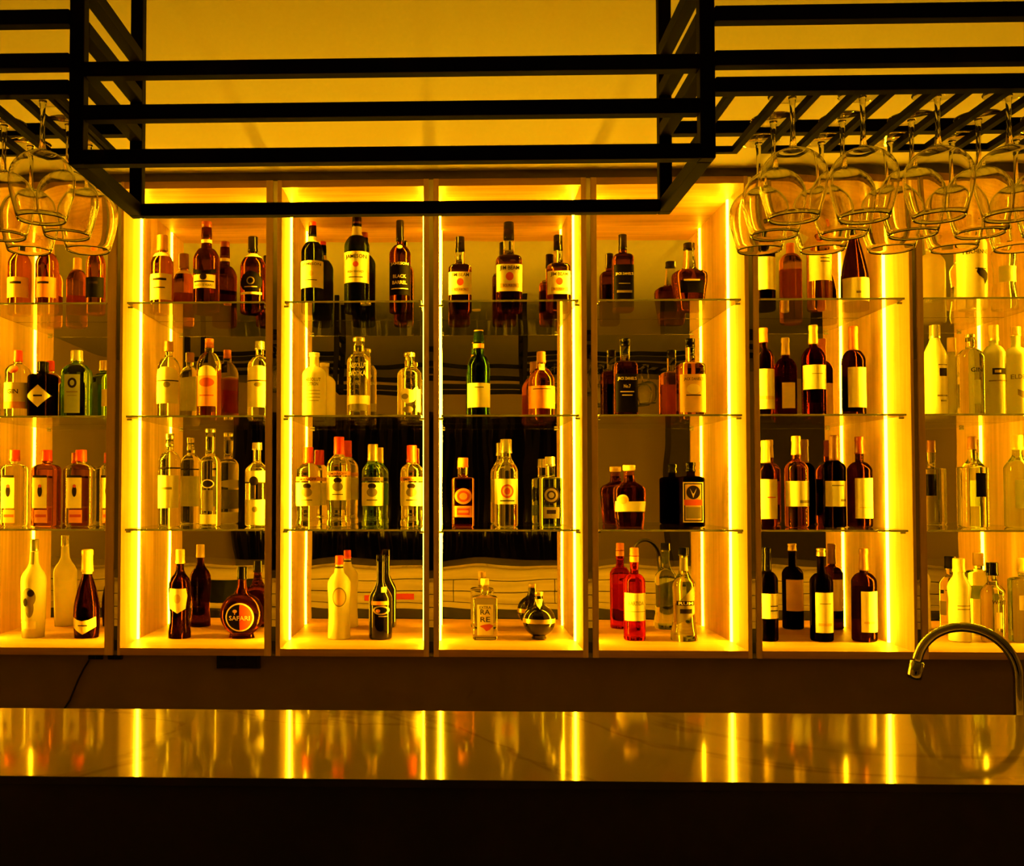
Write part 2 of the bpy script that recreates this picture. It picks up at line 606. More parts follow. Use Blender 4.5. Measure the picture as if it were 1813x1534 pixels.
def rack(x_in, x_out, levels, slots, label):
    """glass rack: front bars, one rear bar, U-shaped stem rails open to the front"""
    sg = 1 if x_out > x_in else -1
    base = ((x_in + x_out) / 2, 1.645, ZCEIL)
    r = thing('glass_rack', label, 'glass rack', base)
    xa = x_in + sg * (h + .0006)
    for a in levels:
        link('crossbar', barm((xa, YH0, zl(a)), (x_out, YH0, zl(a)), T), M, r, off=base)
    zr = zl(levels[1])
    link('crossbar', barm((xa, YH1, zr), (x_out, YH1, zr), T), M, r, off=base)
    for y in (YH0, YH1):
        link('post', barm((x_out, y, zl(levels[2]) - h), (x_out, y, ZCEIL), T), M, r, off=base)
    zz = zl(levels[2]) + .001
    ends = [x_in + sg * .045]
    for s in slots:
        ends += [s - sg * .025, s + sg * .025]
    ends.append(slots[-1] + sg * .09)
    for k in range(0, len(ends), 2):
        a, b = ends[k], ends[k + 1]
        q = .011
        bm = bmesh.new()
        for x in (a, b):
            box(bm, x - q / 2, x + q / 2, YH0 + h, YH1 + .004, zz - q / 2, zz + q / 2)
        box(bm, min(a, b) + q / 2, max(a, b) - q / 2, YH1 - .007, YH1 + .004, zz - q / 2, zz + q / 2)
        bmesh.ops.remove_doubles(bm, verts=bm.verts, dist=.0001)
        link('stem_rail', bm, M, r, off=base)
    return zz + .0055


SLR = [.528, .6375, .752, .860, .9675]
SLL = [-.6355, -.743, -.850]
zrail_r = rack(xr0, 1.42, (24.5, 104.5, 152), SLR, 'black steel glass rack with many hanging wine glasses, right of the hanging frame')
zrail_l = rack(xl0, -1.30, (13, 93, 142), SLL, 'black steel glass rack with a few hanging glasses, left of the hanging frame')

# one wine glass, hanging upside down; origin at the underside of its foot as it hangs on the rails
GH = .196


def glass_protos():
    out = []
    bm = bmesh.new()                       # foot (top of the hanging glass): a thin dish
    rlathe(bm, [(-.0005, .0055), (-.0002, .020), (.0004, .035), (.0012, .0362), (.0020, .0358), (.0026, .030), (.0032, .012), (.0034, .002)], 40)
    out.append(('foot', bm))
    bm = bmesh.new()
    rlathe(bm, [(-.0800, .0075), (-.0785, .0058), (-.072, .0042), (-.055, .0036), (-.030, .0035), (-.012, .0042), (-.005, .0055), (-.0006, .0080)], 20)
    out.append(('stem', bm))
    bm = bmesh.new()                       # bowl: outer then inner wall
    outer = [(0, .0035), (-.0015, .012), (-.006, .024), (-.015, .0375), (-.028, .0470), (-.043, .0508), (-.058, .0505), (-.075, .0470), (-.093, .0418), (-.112, .0372)]
    inner = [(z + (.0006 if k == len(outer) - 1 else 0), max(.001, r - .0015)) for k, (z, r) in enumerate(outer)]
    inner[0] = (-.0028, .002)
    inner[1] = (-.0036, .011)
    prof = [(z - .0803, r) for z, r in outer] + [(z - .0803, r) for z, r in reversed(inner)]
    rlathe(bm, prof, 48, closed=False)
    out.append(('bowl', bm))
    return out


protos = [(n, link(n, bm, 'wine_glass_clear', None, True)) for n, bm in glass_protos()]
proto_used = []
for n, o in protos:
    sb = o.modifiers.new('smooth', 'SUBSURF')
    sb.levels = sb.render_levels = 1


def hang(x, y, z, label, group):
    g = thing('wine_glass', label, 'wine glass', (x, y, z), group)
    for n, o in protos:
        if not proto_used or len(proto_used) < 3:
            c = o
            proto_used.append(1)
        else:
            c = o.copy()
            COL.objects.link(c)
        c.parent = g
    g.rotation_euler.z = random.uniform(0, 6.28)


YG = [1.556, 1.660, 1.764]
ROWN = ['front', 'middle', 'back']
GR = 'wine glasses hanging in the right rack'
GL = 'wine glasses hanging in the left rack'
SLOTN = ['innermost slot', 'second slot from the hanging frame', 'third slot from the hanging frame', 'fourth slot from the hanging frame', 'outermost visible slot']
RX = {(0, 0): .526, (0, 1): .530, (0, 2): .645 - .1077, (1, 0): .632, (1, 1): .641, (1, 2): .645, (2, 0): .7445, (2, 1): .752, (2, 2): .762,
      (3, 0): .851, (3, 1): .859, (3, 2): .868, (4, 1): .967, (4, 2): .976}
for (s, k), x in RX.items():
    hang(x, YG[k], zrail_r + .0004, f'upside-down wine glass, right rack, {SLOTN[s]}, {ROWN[k]} row', GR)
for (s, k), x in {(0, 0): -.6355, (0, 1): -.6345, (0, 2): -.6365, (1, 1): -.743, (1, 2): -.742}.items():
    hang(x, YG[k], zrail_l + .0004, f'upside-down wine glass, left rack, {SLOTN[s]}, {ROWN[k]} row', GL)

# ------------------------------------------------------------------ bottles
ZROW = {1: ZS[0], 2: ZS[1], 3: ZS[2], 4: ZFLOOR}
GROUPS = {1: 'bottles on the upper glass shelves', 2: 'bottles on the middle glass shelves', 3: 'bottles on the lower glass shelves', 4: 'bottles on the cabinet floors'}


def interp(prof, z):
    for a, b in zip(prof, prof[1:]):
        if a[0] <= z <= b[0] and b[0] > a[0]:
            t = (z - a[0]) / (b[0] - a[0])
            return tuple(a[k] + (b[k] - a[k]) * t for k in (1, 2, 3))
    return (prof[0] if z < prof[0][0] else prof[-1])[1:]


def surf(prof, x, z, lift):
    rx, ry, n = interp(prof, z)
    u = max(-.985, min(.985, x / rx))
    y = -ry * (1 - abs(u) ** n) ** (1 / n)
    nx = abs(u) ** (n - 1) * (1 if u > 0 else -1) / rx
    ny = -(abs(y / ry) ** (n - 1)) / ry
    l = math.hypot(nx, ny)
    return Vector((u * rx + nx / l * lift, y + ny / l * lift, z))


def text_tris(body, height, width=None):
    cu = bpy.data.curves.new('lettering', 'FONT')
    cu.body = body
    cu.align_x = 'CENTER'
    cu.size = 1
    cu.resolution_u = 2
    cu.offset = .012
    ob = bpy.data.objects.new('lettering', cu)
    COL.objects.link(ob)
    dg = bpy.context.evaluated_depsgraph_get()
    dg.update()
    me = ob.evaluated_get(dg).to_mesh()
    vs = [Vector(v.co) for v in me.vertices]
    fs = [tuple(p.vertices) for p in me.polygons]
    ob.evaluated_get(dg).to_mesh_clear()
    bpy.data.objects.remove(ob)
    bpy.data.curves.remove(cu)
    if not vs:
        return [], []
    y0, y1 = min(v.y for v in vs), max(v.y for v in vs)
    x0, x1 = min(v.x for v in vs), max(v.x for v in vs)
    s = height / (y1 - y0)
    sx = (width / (x1 - x0)) if width else s
    return [Vector(((v.x - (x0 + x1) / 2) * sx, (v.y - (y0 + y1) / 2) * s, 0)) for v in vs], fs


def bottle(bay, row, x, w, top, sh, nk, nw, cap, glassm, label, parts=(), neckm=None, fill=None, n=2, dr=1.0,
           style='round', prof=None, Y=YB, name='liquor_bottle', back=None, waist=None, cat='bottle'):
    """all sizes are read off the photo: x centre, w body width, top / sh / nk / cap heights as rows of the photo.
    cap = (row of its lower edge, width, material[, profile kind])"""
    zb = ZROW[row] + .0003
    k = Y / 1800.0 * 1.0
    sc = 1.0 / (1 + (x - 795) * math.tan(YAW) / 1800)
    k *= sc
    X = P(x, 862, Y)[0]
    base = (X, Y, zb)

    def Z(py, yy=None):
        return P(x, py, (Y if yy is None else yy))[1] - zb
    R = w * k / 2
    H = Z(top)
    rn = nw * k / 2
    zs, zn, zc = Z(sh), Z(nk), Z(cap[0])
    if prof is None:
        pr = [(0, R * .86, R * .86 * dr, n), (.0012, R * .93, R * .93 * dr, n), (.005, R * .995, R * .995 * dr, n), (.012, R, R * dr, n)]
        for q in (.3, .6, .9):
            z = .012 + (zs - .012) * q
            f = 1.0
            if waist:
                f = 1 - waist * math.sin(PI * q) ** 1.0
            pr.append((z, R * f, R * dr * f, n))
        pr.append((zs, R, R * dr, n))
        m = 10
        for i in range(1, m + 1):
            u = i / m
            if style == 'round':
                ff = math.sqrt(max(0, 1 - u ** 2.2)) if u < 1 else 0
                ff = .72 * ff + .28 * (.5 + .5 * math.cos(PI * u))
            elif style == 'square':
                ff = max(0, 1 - u ** 3.2) ** .6
            elif style == 'cone':
                ff = .6 * (1 - u) + .4 * (.5 + .5 * math.cos(PI * u))
            else:
                ff = .5 + .5 * math.cos(PI * u)
            nn = 2 + (n - 2) * max(0, ff) ** .6
            rr = rn + (R - rn) * ff
            rd = rn + (R * dr - rn) * ff
            pr.append((zs + (zn - zs) * u, rr, rd, nn))
        pr.append((zn + (zc - zn) * .5, rn * .97, rn * .97, 2))
        pr.append((zc, rn, rn, 2))
        pr.append((H - .004, rn * .9, rn * .9, 2))
    else:
        pr = []
        for (py, ww, d) in prof:
            z = max(0, Z(py))
            hw = ww * k / 2
            pr.append((z, hw, hw * d if d <= 1.0 else hw, 2 if ww <= nw * 1.4 else n))
        pr.append((H - .004, pr[-1][1] * .9, pr[-1][1] * .9, 2))
    root = thing(name, label, cat, base, GROUPS[row])
    bm = bmesh.new()
    mats = [glassm]
    mo = None
    if neckm:
        mats.append(neckm)
        zf = Z(fill) if fill else zn
        for a in range(len(pr) - 1):     # a ring exactly at the liquid level
            if pr[a][0] < zf < pr[a + 1][0]:
                pr.insert(a + 1, (zf, *interp(pr, zf)))
                break
        mo = lambda z: 0 if z < zf else 1
    lathe(bm, pr, 48 if n <= 2 else 64, mo)
    link('glass_body', bm, mats, root, True)
    # cap
    rc = cap[1] * k / 2
    kind = cap[3] if len(cap) > 3 else 'screw'
    bm = bmesh.new()
    hc = H - zc
    if kind == 'cork':          # flared stopper with a shank
        rlathe(bm, [(zc, rc * .80), (zc + hc * .45, rc * .80), (zc + hc * .5, rc * .98), (zc + hc * .96, rc), (H, rc * .92)], 28)
    elif kind == 'foil':
        rlathe(bm, [(zc, rc * 1.12), (zc + hc * .1, rc * 1.08), (zc + hc * .7, rc * .97), (zc + hc * .72, rc * 1.06), (zc + hc * .93, rc * 1.06), (H - .0008, rc * .98), (H, rc * .85)], 28)
    elif kind == 'flip':
        rlathe(bm, [(zc, rc), (zc + hc * .25, rc), (zc + hc * .3, rc * .86), (zc + hc * .55, rc * .86), (zc + hc * .6, rc), (H - .001, rc), (H, rc * .9)], 28)
    else:
        rlathe(bm, [(zc, rc * 1.02), (zc + .0015, rc * 1.06), (zc + hc * .2, rc * 1.04), (zc + hc * .22, rc), (H - .0015, rc), (H, rc * .90)], 28)
    link('cap', bm, cap[2], root, True)

    for pname, els in parts:
        bm = bmesh.new()
        pm = []

        def mi(mn):
            if mn not in pm:
                pm.append(mn)
            return pm.index(mn)
        lift = .0006
        for e in els:
            if e[0] == 'rect':
                _, xa, xb, ya, yb, mt = e
                xa, xb = xa * k, xb * k
                za, zb_ = Z(ya, Y - R * dr * .5), Z(yb, Y - R * dr * .5)
                nxs, nzs = 20, 4
                g = []
                for a in range(nxs + 1):
                    # even steps in angle
                    th0, th1 = math.asin(max(-.985, min(.985, xa / R))), math.asin(max(-.985, min(.985, xb / R)))
                    xx = R * math.sin(th0 + (th1 - th0) * a / nxs)
                    g.append([bm.verts.new(surf(pr, xx, za + (zb_ - za) * b / nzs, lift)) for b in range(nzs + 1)])
                for a in range(nxs):
                    for b in range(nzs):
                        f = bm.faces.new((g[a][b], g[a][b + 1], g[a + 1][b + 1], g[a + 1][b]))
                        f.material_index = mi(mt)
            elif e[0] == 'poly':
                _, pts, mt = e
                b2 = bmesh.new()
                b2.faces.new([b2.verts.new((a, b, 0)) for a, b in pts])
                bmesh.ops.triangulate(b2, faces=b2.faces[:])
                for _ in range(3):
                    lg = [e_ for e_ in b2.edges if e_.calc_length() > 3]
                    if lg:
                        bmesh.ops.subdivide_edges(b2, edges=lg, cuts=1, use_grid_fill=True)
                        bmesh.ops.triangulate(b2, faces=b2.faces[:])
                vv = {v: bm.verts.new(surf(pr, v.co.x * k, Z(v.co.y, Y - R * dr * .5), lift)) for v in b2.verts}
                for f2 in b2.faces:
                    f = bm.faces.new([vv[v] for v in f2.verts])
                    f.material_index = mi(mt)
                b2.free()
            elif e[0] == 'ell':
                _, ex, ey, ra, rb, mt = e
                zc_ = Z(ey, Y - R * dr * .5)
                cv = bm.verts.new(surf(pr, ex * k, zc_, lift))
                N = 28
                rings_ = [.3, .55, .8, 1.0]
                rg = [[bm.verts.new(surf(pr, (ex + q * ra * math.cos(2 * PI * a / N)) * k, zc_ + q * rb * k * math.sin(2 * PI * a / N), lift)) for a in range(N)] for q in rings_]
                for a in range(N):
                    b = (a + 1) % N
                    f = bm.faces.new((cv, rg[0][a], rg[0][b]))
                    f.material_index = mi(mt)
                    for u in range(3):
                        f = bm.faces.new((rg[u][a], rg[u + 1][a], rg[u + 1][b], rg[u][b]))
                        f.material_index = mi(mt)
            elif e[0] == 'text':
                _, s, ex, ey, hh, mt = e[:6]
                ww = e[6] * k if len(e) > 6 else None
                vs, fs = text_tris(s, hh * k, ww)
                zc_ = Z(ey, Y - R * dr * .5)
                vv = [bm.verts.new(surf(pr, ex * k + v.x, zc_ + v.y, lift + .0006)) for v in vs]
                for fi in fs:
                    try:
                        f = bm.faces.new([vv[a] for a in fi])
                        f.material_index = mi(mt)
                    except ValueError:
                        pass
            elif e[0] == 'band':     # all the way round
                _, ya, yb, mt = e
                za, zb_ = Z(ya, Y - R * dr * .5), Z(yb, Y - R * dr * .5)
                rr = []
                for b in range(4):
                    z = za + (zb_ - za) * b / 3
                    rx, ry, nn = interp(pr, z)
                    ring = []
                    for a in range(48):
                        th = 2 * PI * a / 48
                        s_, c_ = math.sin(th), math.cos(th)
                        q = (abs(s_ / rx) ** nn + abs(c_ / ry) ** nn) ** (-1 / nn) + lift
                        ring.append(bm.verts.new((q * s_, -q * c_, z)))
                    rr.append(ring)
                for b in range(3):
                    for a in range(48):
                        f = bm.faces.new((rr[b][a], rr[b][(a + 1) % 48], rr[b + 1][(a + 1) % 48], rr[b + 1][a]))
                        f.material_index = mi(mt)
            lift += .0003
        if pname == 'back_label':
            bmesh.ops.rotate(bm, verts=bm.verts, cent=(0, 0, 0), matrix=Matrix.Rotation(PI, 3, 'Z'))
        bmesh.ops.recalc_face_normals(bm, faces=bm.faces)
        link(pname, bm, pm, root, True)
    return root


def BL(xa, xb, ya, yb, mt='paper_tan'):
    return ('back_label', [('rect', xa, xb, ya, yb, mt)])

# ================================================================== leftmost cabinet
def whisky_plain(bay, x, w, label, lab='paper_tan', capm='cap_black', top=425):
    bottle(bay, 1, x, w, top, 470, 448, 15, (448, 16, capm), 'orange_spirit', label, style='round',
           parts=[('label', [('rect', -w / 2 + 1, w / 2 - 1, 492, 528, lab), ('rect', -w / 4, w / 4, 500, 504, 'ink_dark')])])


whisky_plain(1, 30, 40, 'amber whisky bottle at the left picture edge of the top shelf, behind hanging glasses', top=420)
whisky_plain(1, 79, 40, 'amber whisky bottle behind hanging glasses, second on the leftmost top shelf', 'paper_orange', 'cap_gold')
whisky_plain(1, 166, 34, 'amber whisky bottle beside the first dark divider, behind the left rack glasses', 'paper_black', 'cap_orange', top=432)

bottle(1, 2, 29, 44, 621, 660, 645, 15, (641, 16, 'cap_red'), 'clear_spirit', 'clear bottle with red cap and round red seal, leftmost middle shelf', style='round',
       parts=[('label', [('rect', -21, 21, 678, 724, 'paper_cream'), ('text', 'GIN', 0, 694, 8, 'ink_dark'), ('rect', -19, 19, 712, 724, 'paper_orange')]),
              ('seal', [('ell', 0, 655, 9, 7, 'ink_red')])])
bottle(1, 2, 74, 46, 641, 672, 662, 17, (660, 19, 'cap_black'), 'black_glass', 'squat black gin bottle with a yellow diamond-shaped label', n=4, style='square',
       parts=[('label', [('poly', [(-22, 702), (0, 722), (22, 702), (0, 682)], 'paper_cream'), ('rect', -8, 8, 700, 703, 'ink_dark')])])
bottle(1, 2, 134, 49, 621, 662, 645, 19, (641, 21, 'cap_silver'), 'green_glass', 'green square gin bottle with embossed front, leftmost middle shelf', n=5, dr=.8, style='round',
       parts=[('label', [('rect', -15, 13, 664, 732, 'label_green'), ('ell', -1, 679, 8, 9, 'ink_dark'), ('ell', -1, 679, 4, 5, 'label_green'), ('rect', -11, 9, 694, 696, 'paper_grey'), ('rect', -9, 8, 701, 702, 'paper_grey')])])
bottle(1, 2, 196, 34, 636, 672, 656, 14, (656, 17, 'foil_yellow'), 'green_glass', 'narrow green bottle with yellow cap, half hidden by the first divider', style='s',
       parts=[('label', [('rect', -16, 16, 690, 720, 'paper_cream')])])


def square_gin(x, w, label, tint='clear_spirit'):
    bottle(1, 3, x, w, 797, 836, 822, 16, (817, 19, 'cap_red'), tint, label, n=5, dr=.75, style='square',
           parts=[('label', [('rect', -.40 * w, .17 * w, 846, 900, 'paper_cream'), ('ell', -.1 * w, 870, 4, 10, 'ink_dark'), ('ell', -.1 * w, 861, 3, 3, 'ink_red'),
                             ('rect', -.38 * w, .15 * w, 842, 846, 'ink_dark'), ('rect', -.30 * w, .20 * w, 903, 926, 'paper_orange'), ('rect', -.26 * w, .16 * w, 911, 916, 'ink_red')])])


square_gin(25, 42, 'red-capped square gin bottle at the left picture edge, lower shelf')
square_gin(82, 46, 'orange-tinted red-capped square gin bottle in front of the mirrored light strip', 'orange_spirit')
square_gin(143, 48, 'red-capped square gin bottle with figure label, third on the leftmost lower shelf')
square_gin(200, 42, 'red-capped square gin bottle mostly hidden behind the first divider')
bottle(1, 4, 62, 44, 955, 1022, 992, 14, (976, 15, 'cap_silver'), 'cream_opaque', 'tall frosted white bottle with grey picture, leftmost cabinet floor', style='s',
       prof=[(1131, 36, 1), (1129.5, 38, 1), (1090, 41, 1), (1030, 44, 1), (1022, 43, 1), (1014, 36, 1), (1006, 24, 1), (998, 17, 1), (990, 15, 1), (976, 14, 1)],
       parts=[('label', [('ell', -1, 1058, 12, 17, 'paper_grey'), ('ell', 1, 1076, 7, 17, 'paper_grey'), ('ell', 3, 1050, 6, 6, 'ink_dark'), ('ell', -6, 1066, 4, 7, 'ink_dark'), ('rect', -13, 11, 1099, 1113, 'paper_cream')]),
              ('neck_label', [('rect', -3, 3, 968 + 10, 1000, 'paper_grey')])])
bottle(1, 4, 156, 46, 973, 1082, 1020, 15, (1012, 19, 'foil_yellow', 'foil'), 'brown_glass', 'dark sparkling wine bottle with yellow foil neck and shield label', style='s', name='sparkling_wine_bottle',
       prof=[(1131, 38, 1), (1129, 41, 1), (1110, 44, 1), (1090, 46, 1), (1075, 45, 1), (1060, 40, 1), (1045, 33, 1), (1030, 24, 1), (1020, 17, 1), (1012, 16, 1)],
       parts=[('label', [('poly', [(-20, 1092), (-10, 1097), (0, 1099), (10, 1097), (20, 1092), (20, 1110), (10, 1117), (0, 1123), (-10, 1117), (-20, 1110)], 'paper_cream'), ('rect', -8, 8, 1106, 1108, 'ink_dark')]),
              ('collar', [('band', 1012, 1017, 'paper_cream')])])

# ================================================================== second cabinet
bottle(2, 1, 284, 40, 417, 470, 448, 15, (445, 19, 'cap_brown'), 'orange_spirit', 'amber whisky with brown cap, beside the light strip on the second top shelf', style='round',
       parts=[('label', [('rect', -19, 19, 486, 532, 'paper_cream'), ('rect', -12, 12, 494, 498, 'ink_dark'), ('rect', -10, 10, 510, 512, 'ink_dark')]), ('neck_label', [('band', 446, 454, 'paper_cream')])])
bottle(2, 1, 363, 47, 393, 462, 440, 19, (420, 18, 'cap_dark_red', 'flip'), 'dark_amber', 'tallest whisky on the second top shelf, dark red cap and curved labels', style='round',
       parts=[('label', [('poly', [(-20, 476), (-10, 480), (0, 481.5), (10, 480), (20, 476), (20, 484), (10, 488), (0, 489.5), (-10, 488), (-20, 484)], 'paper_black'),
                         ('rect', -19, 19, 488, 512, 'paper_cream'), ('ell', 0, 492, 6, 6, 'ink_dark'), ('text', 'AGED 12 YEARS', 0, 507, 4, 'ink_dark', 30), ('rect', -17, 17, 499, 501.5, 'ink_dark')]),
              ('neck_label', [('band', 423, 429, 'ink_light')])])
bottle(2, 1, 446, 45, 420, 474, 452, 15, (447, 18, 'cap_black'), 'dark_amber', 'reddish whisky with black cap and dark oval label, second top shelf', style='round',
       parts=[('label', [('ell', 0, 501, 19, 19, 'paper_black'), ('ell', 0, 499, 7, 7, 'paper_grey'), ('ell', 0, 499, 5, 5, 'paper_black'), ('rect', -11, 11, 509, 510.5, 'paper_tan'), ('rect', -18, 18, 519, 523, 'ink_light')]), ('neck_label', [('band', 448, 455, 'ink_light')])])
bottle(2, 2, 297, 40, 605, 655, 632, 14, (623, 16, 'cap_brown'), 'clear_spirit', 'clear bottle with yellow two-piece label in front of the mirrored strip', style='round',
       parts=[('label', [('ell', 0, 662, 18, 12, 'paper_white'), ('rect', -19, 19, 664, 715, 'paper_white'), ('rect', -19, 19, 674, 676, 'ink_dark'), ('ell', 2, 682, 6, 5, 'paper_grey')])])
bottle(2, 2, 369, 43, 600, 648, 625, 16, (616, 15, 'cap_orange'), 'orange_spirit', 'orange gin bottle with red oval label, second middle shelf', style='round', fill=655, neckm='clear_neck',
       parts=[('label', [('ell', 0, 662, 16, 14, 'paper_cream'), ('rect', -17, 17, 666, 720, 'paper_orange'), ('ell', 0, 678, 13, 8, 'ink_red'), ('rect', -12, 12, 700, 702, 'ink_red')])])
bottle(2, 2, 459, 43, 605, 650, 632, 15, (620, 17, 'cap_silver'), 'clear_spirit', 'clear bottle with bright yellow arched label beside the second divider, middle shelf', style='round',
       parts=[('label', [('ell', 0, 660, 20, 12, 'paper_white'), ('rect', -20, 20, 663, 722, 'paper_white'), ('rect', -20, 20, 674, 676, 'ink_dark'), ('ell', 1, 682, 7, 4, 'paper_grey')])])
bottle(2, 3, 300, 39, 768, 818, 800, 14, (792, 15, 'cap_silver', 'flip'), 'clear_spirit', 'clear vodka bottle with large yellow label, first on the second lower shelf', style='round',
       parts=[('label', [('rect', -18, 18, 842, 900, 'paper_white'), ('rect', -9, 9, 863, 867, 'paper_grey')]), ('neck_label', [('band', 828, 830, 'ink_dark')])])
bottle(2, 3, 372, 39, 759, 822, 808, 17, (774, 18, 'cap_silver', 'cork'), 'clear_spirit', 'tall clear vodka bottle with dark oval emblem, centre of the second lower shelf', style='round',
       parts=[('label', [('ell', 0, 857, 11, 8, 'ink_light'), ('ell', 0, 857, 9, 6, 'ink_dark'), ('rect', -9, 9, 868, 905, 'paper_grey'), ('rect', -14, 14, 911, 928, 'paper_cream')])])
bottle(2, 3, 455, 41, 784, 832, 816, 14, (797, 17, 'cap_silver'), 'clear_spirit', 'clear bottle with yellow crest label beside the second divider, lower shelf', style='s',
       parts=[('label', [('rect', -20, 20, 834, 856, 'paper_white'), ('ell', -2, 852, 8, 8, 'ink_dark'), ('rect', -20, 20, 854, 856, 'ink_dark')]),
              ('lower_label', [('rect', -20, 20, 885, 930, 'paper_white'), ('ell', 0, 902, 5, 5, 'paper_grey')])])
bottle(2, 4, 320, 40, 973, 1030, 1008, 12, (998, 16, 'foil_yellow'), 'brown_glass', 'waisted dark liqueur bottle with gold cap and yellow shield label', style='round',
       prof=[(1131, 36, 1), (1129, 39, 1), (1120, 39, 1), (1100, 34, 1), (1085, 34, 1), (1065, 38, 1), (1045, 40, 1), (1032, 38, 1), (1024, 31, 1), (1017, 20, 1), (1010, 14, 1), (998, 13, 1)],
       parts=[('label', [('poly', [(-14, 1042), (14, 1042), (16, 1055), (13, 1078), (0, 1086), (-13, 1078), (-16, 1055)], 'paper_cream'), ('ell', 0, 1060, 6, 8, 'paper_tan')])],
       )
# round flask
prf = []
for a in range(0, 15):
    th = -1.18 + (1.18 + 1.20) * a / 14
    prf.append((1088 - 39 * math.sin(th), 78 * math.cos(th), .46))
prf = [(1131, 42, .62), (1129.5, 46, .62), (1126, 44, .60)] + [q for q in prf if q[0] < 1122] + [(1046, 22, 1), (1040, 17, 1), (1030, 15, 1), (1024, 14.5, 1)]
bottle(2, 4, 429.5, 78, 1004, 1060, 1040, 15, (1026, 17, 'cap_black'), 'dark_amber', 'round flask bottle with half black, half red disc label', prof=prf, dr=.46, n=2, name='round_flask_bottle',
       parts=[('label', [('ell', -1, 1093, 25, 25, 'ink_light'), ('ell', -1, 1093, 22.5, 22.5, 'paper_black'),
                         ('poly', [(-1 + 22.5 * math.cos(a), 1093 - 22.5 * math.sin(a)) for a in [PI / 2 - PI * q / 14 for q in range(15)]], 'ink_red'),
                         ('text', 'SAFARI', -1, 1094, 8, 'ink_light', 36), ('ell', -9, 1082, 4, 3, 'paper_tan'), ('rect', -9.6, -8.4, 1082, 1088, 'paper_tan')])])

# ================================================================== third cabinet
bottle(3, 1, 552, 40, 393, 448, 428, 14, (415, 13, 'cap_red'), 'deep_green_glass', 'whiskey bottle with bright red cap and white label, third top shelf', style='round',
       parts=[('label', [('rect', -20, 20, 463, 511, 'paper_white'), ('text', 'JAMESON', 0, 470, 6, 'ink_dark', 32), ('ell', 0, 486, 4, 5, 'paper_tan'), ('rect', -10, 10, 497, 498.5, 'ink_dark')]),
              ('neck_label', [('band', 418, 428, 'paper_cream')])])
bottle(3, 1, 631, 45, 375, 438, 418, 17, (398, 16, 'cap_dark_red'), 'deep_green_glass', 'largest whiskey bottle of the third top shelf, dark glass and cream label', style='round',
       parts=[('label', [('rect', -22.4, 22.4, 447, 502, 'paper_white'), ('text', 'JAMESON', 0, 457, 9, 'ink_dark', 36), ('ell', 0, 470, 5, 5, 'ink_red'), ('text', 'IRISH WHISKEY', 0, 483, 4, 'ink_dark', 28), ('rect', -12, 12, 492, 493.5, 'ink_dark')]),
              ('neck_label', [('band', 400, 416, 'paper_grey')])])
bottle(3, 1, 708, 38, 391, 452, 434, 12, (428, 14, 'cap_black'), 'dark_amber', 'slim whiskey bottle with black label and pale lettering, third top shelf', style='round',
       parts=[('label', [('rect', -18, 18, 466, 524, 'paper_black'), ('text', 'JAMESON', 0, 469, 6, 'ink_light', 30), ('text', 'BLACK', 0, 491, 6, 'ink_light', 22), ('text', 'BARREL', 0, 502, 6, 'ink_light', 24), ('rect', -14, 14, 512, 513.5, 'ink_light')]),
              ('seal', [('ell', 0, 438, 5, 4, 'ink_light')])])


def vodka_short(x, w, top, sh, nk, glassm, label, parts, neckw=17):
    bottle(3, 2, x, w, top, sh, nk, neckw, (top + 14, neckw + 2, 'cap_silver' if glassm != 'cream_opaque' else 'paper_white', 'cork'), glassm, label, style='round', parts=parts)


vodka_short(556, 43, 625, 664, 650, 'cream_opaque', 'opaque yellow-white vodka bottle beside the third cabinet light strip',
            [('label', [('text', 'ABSOLUT', 0, 673, 6, 'ink_dark', 26), ('text', 'CITRON', 0, 681, 6, 'ink_dark', 18), ('rect', -12, 12, 692, 693, 'paper_grey'), ('rect', -12, 12, 698, 699, 'paper_grey'), ('rect', -12, 12, 704, 705, 'paper_grey'), ('rect', -10, 10, 710, 711, 'paper_grey')])])
vodka_short(635, 42, 598, 642, 627, 'clear_spirit', 'tall clear vodka bottle with pale low band, centre of the third middle shelf',
            [('lettering', [('text', 'ABSOLUT', 0, 648, 9, 'ink_light', 30), ('text', 'VODKA', 0, 662, 9, 'ink_light', 26)]), ('lower_label', [('rect', -20, 20, 701, 717, 'paper_cream'), ('rect', -15, 15, 716, 728, 'paper_grey')])], 19)
vodka_short(725, 43, 625, 664, 652, 'clear_spirit', 'clear vodka bottle with swirling pale pattern beside the third divider',
            [('label', [('text', 'ABSOLUT', 0, 668, 6, 'ink_dark', 22), ('poly', [(-16, 694), (-6, 688), (6, 692), (14, 684), (18, 700), (8, 712), (-4, 716), (-14, 708)], 'paper_white'), ('ell', -7, 703, 6, 5, 'paper_grey'), ('ell', -2, 726, 9, 6, 'paper_grey'), ('rect', 12, 19, 690, 730, 'paper_white')])], 18)


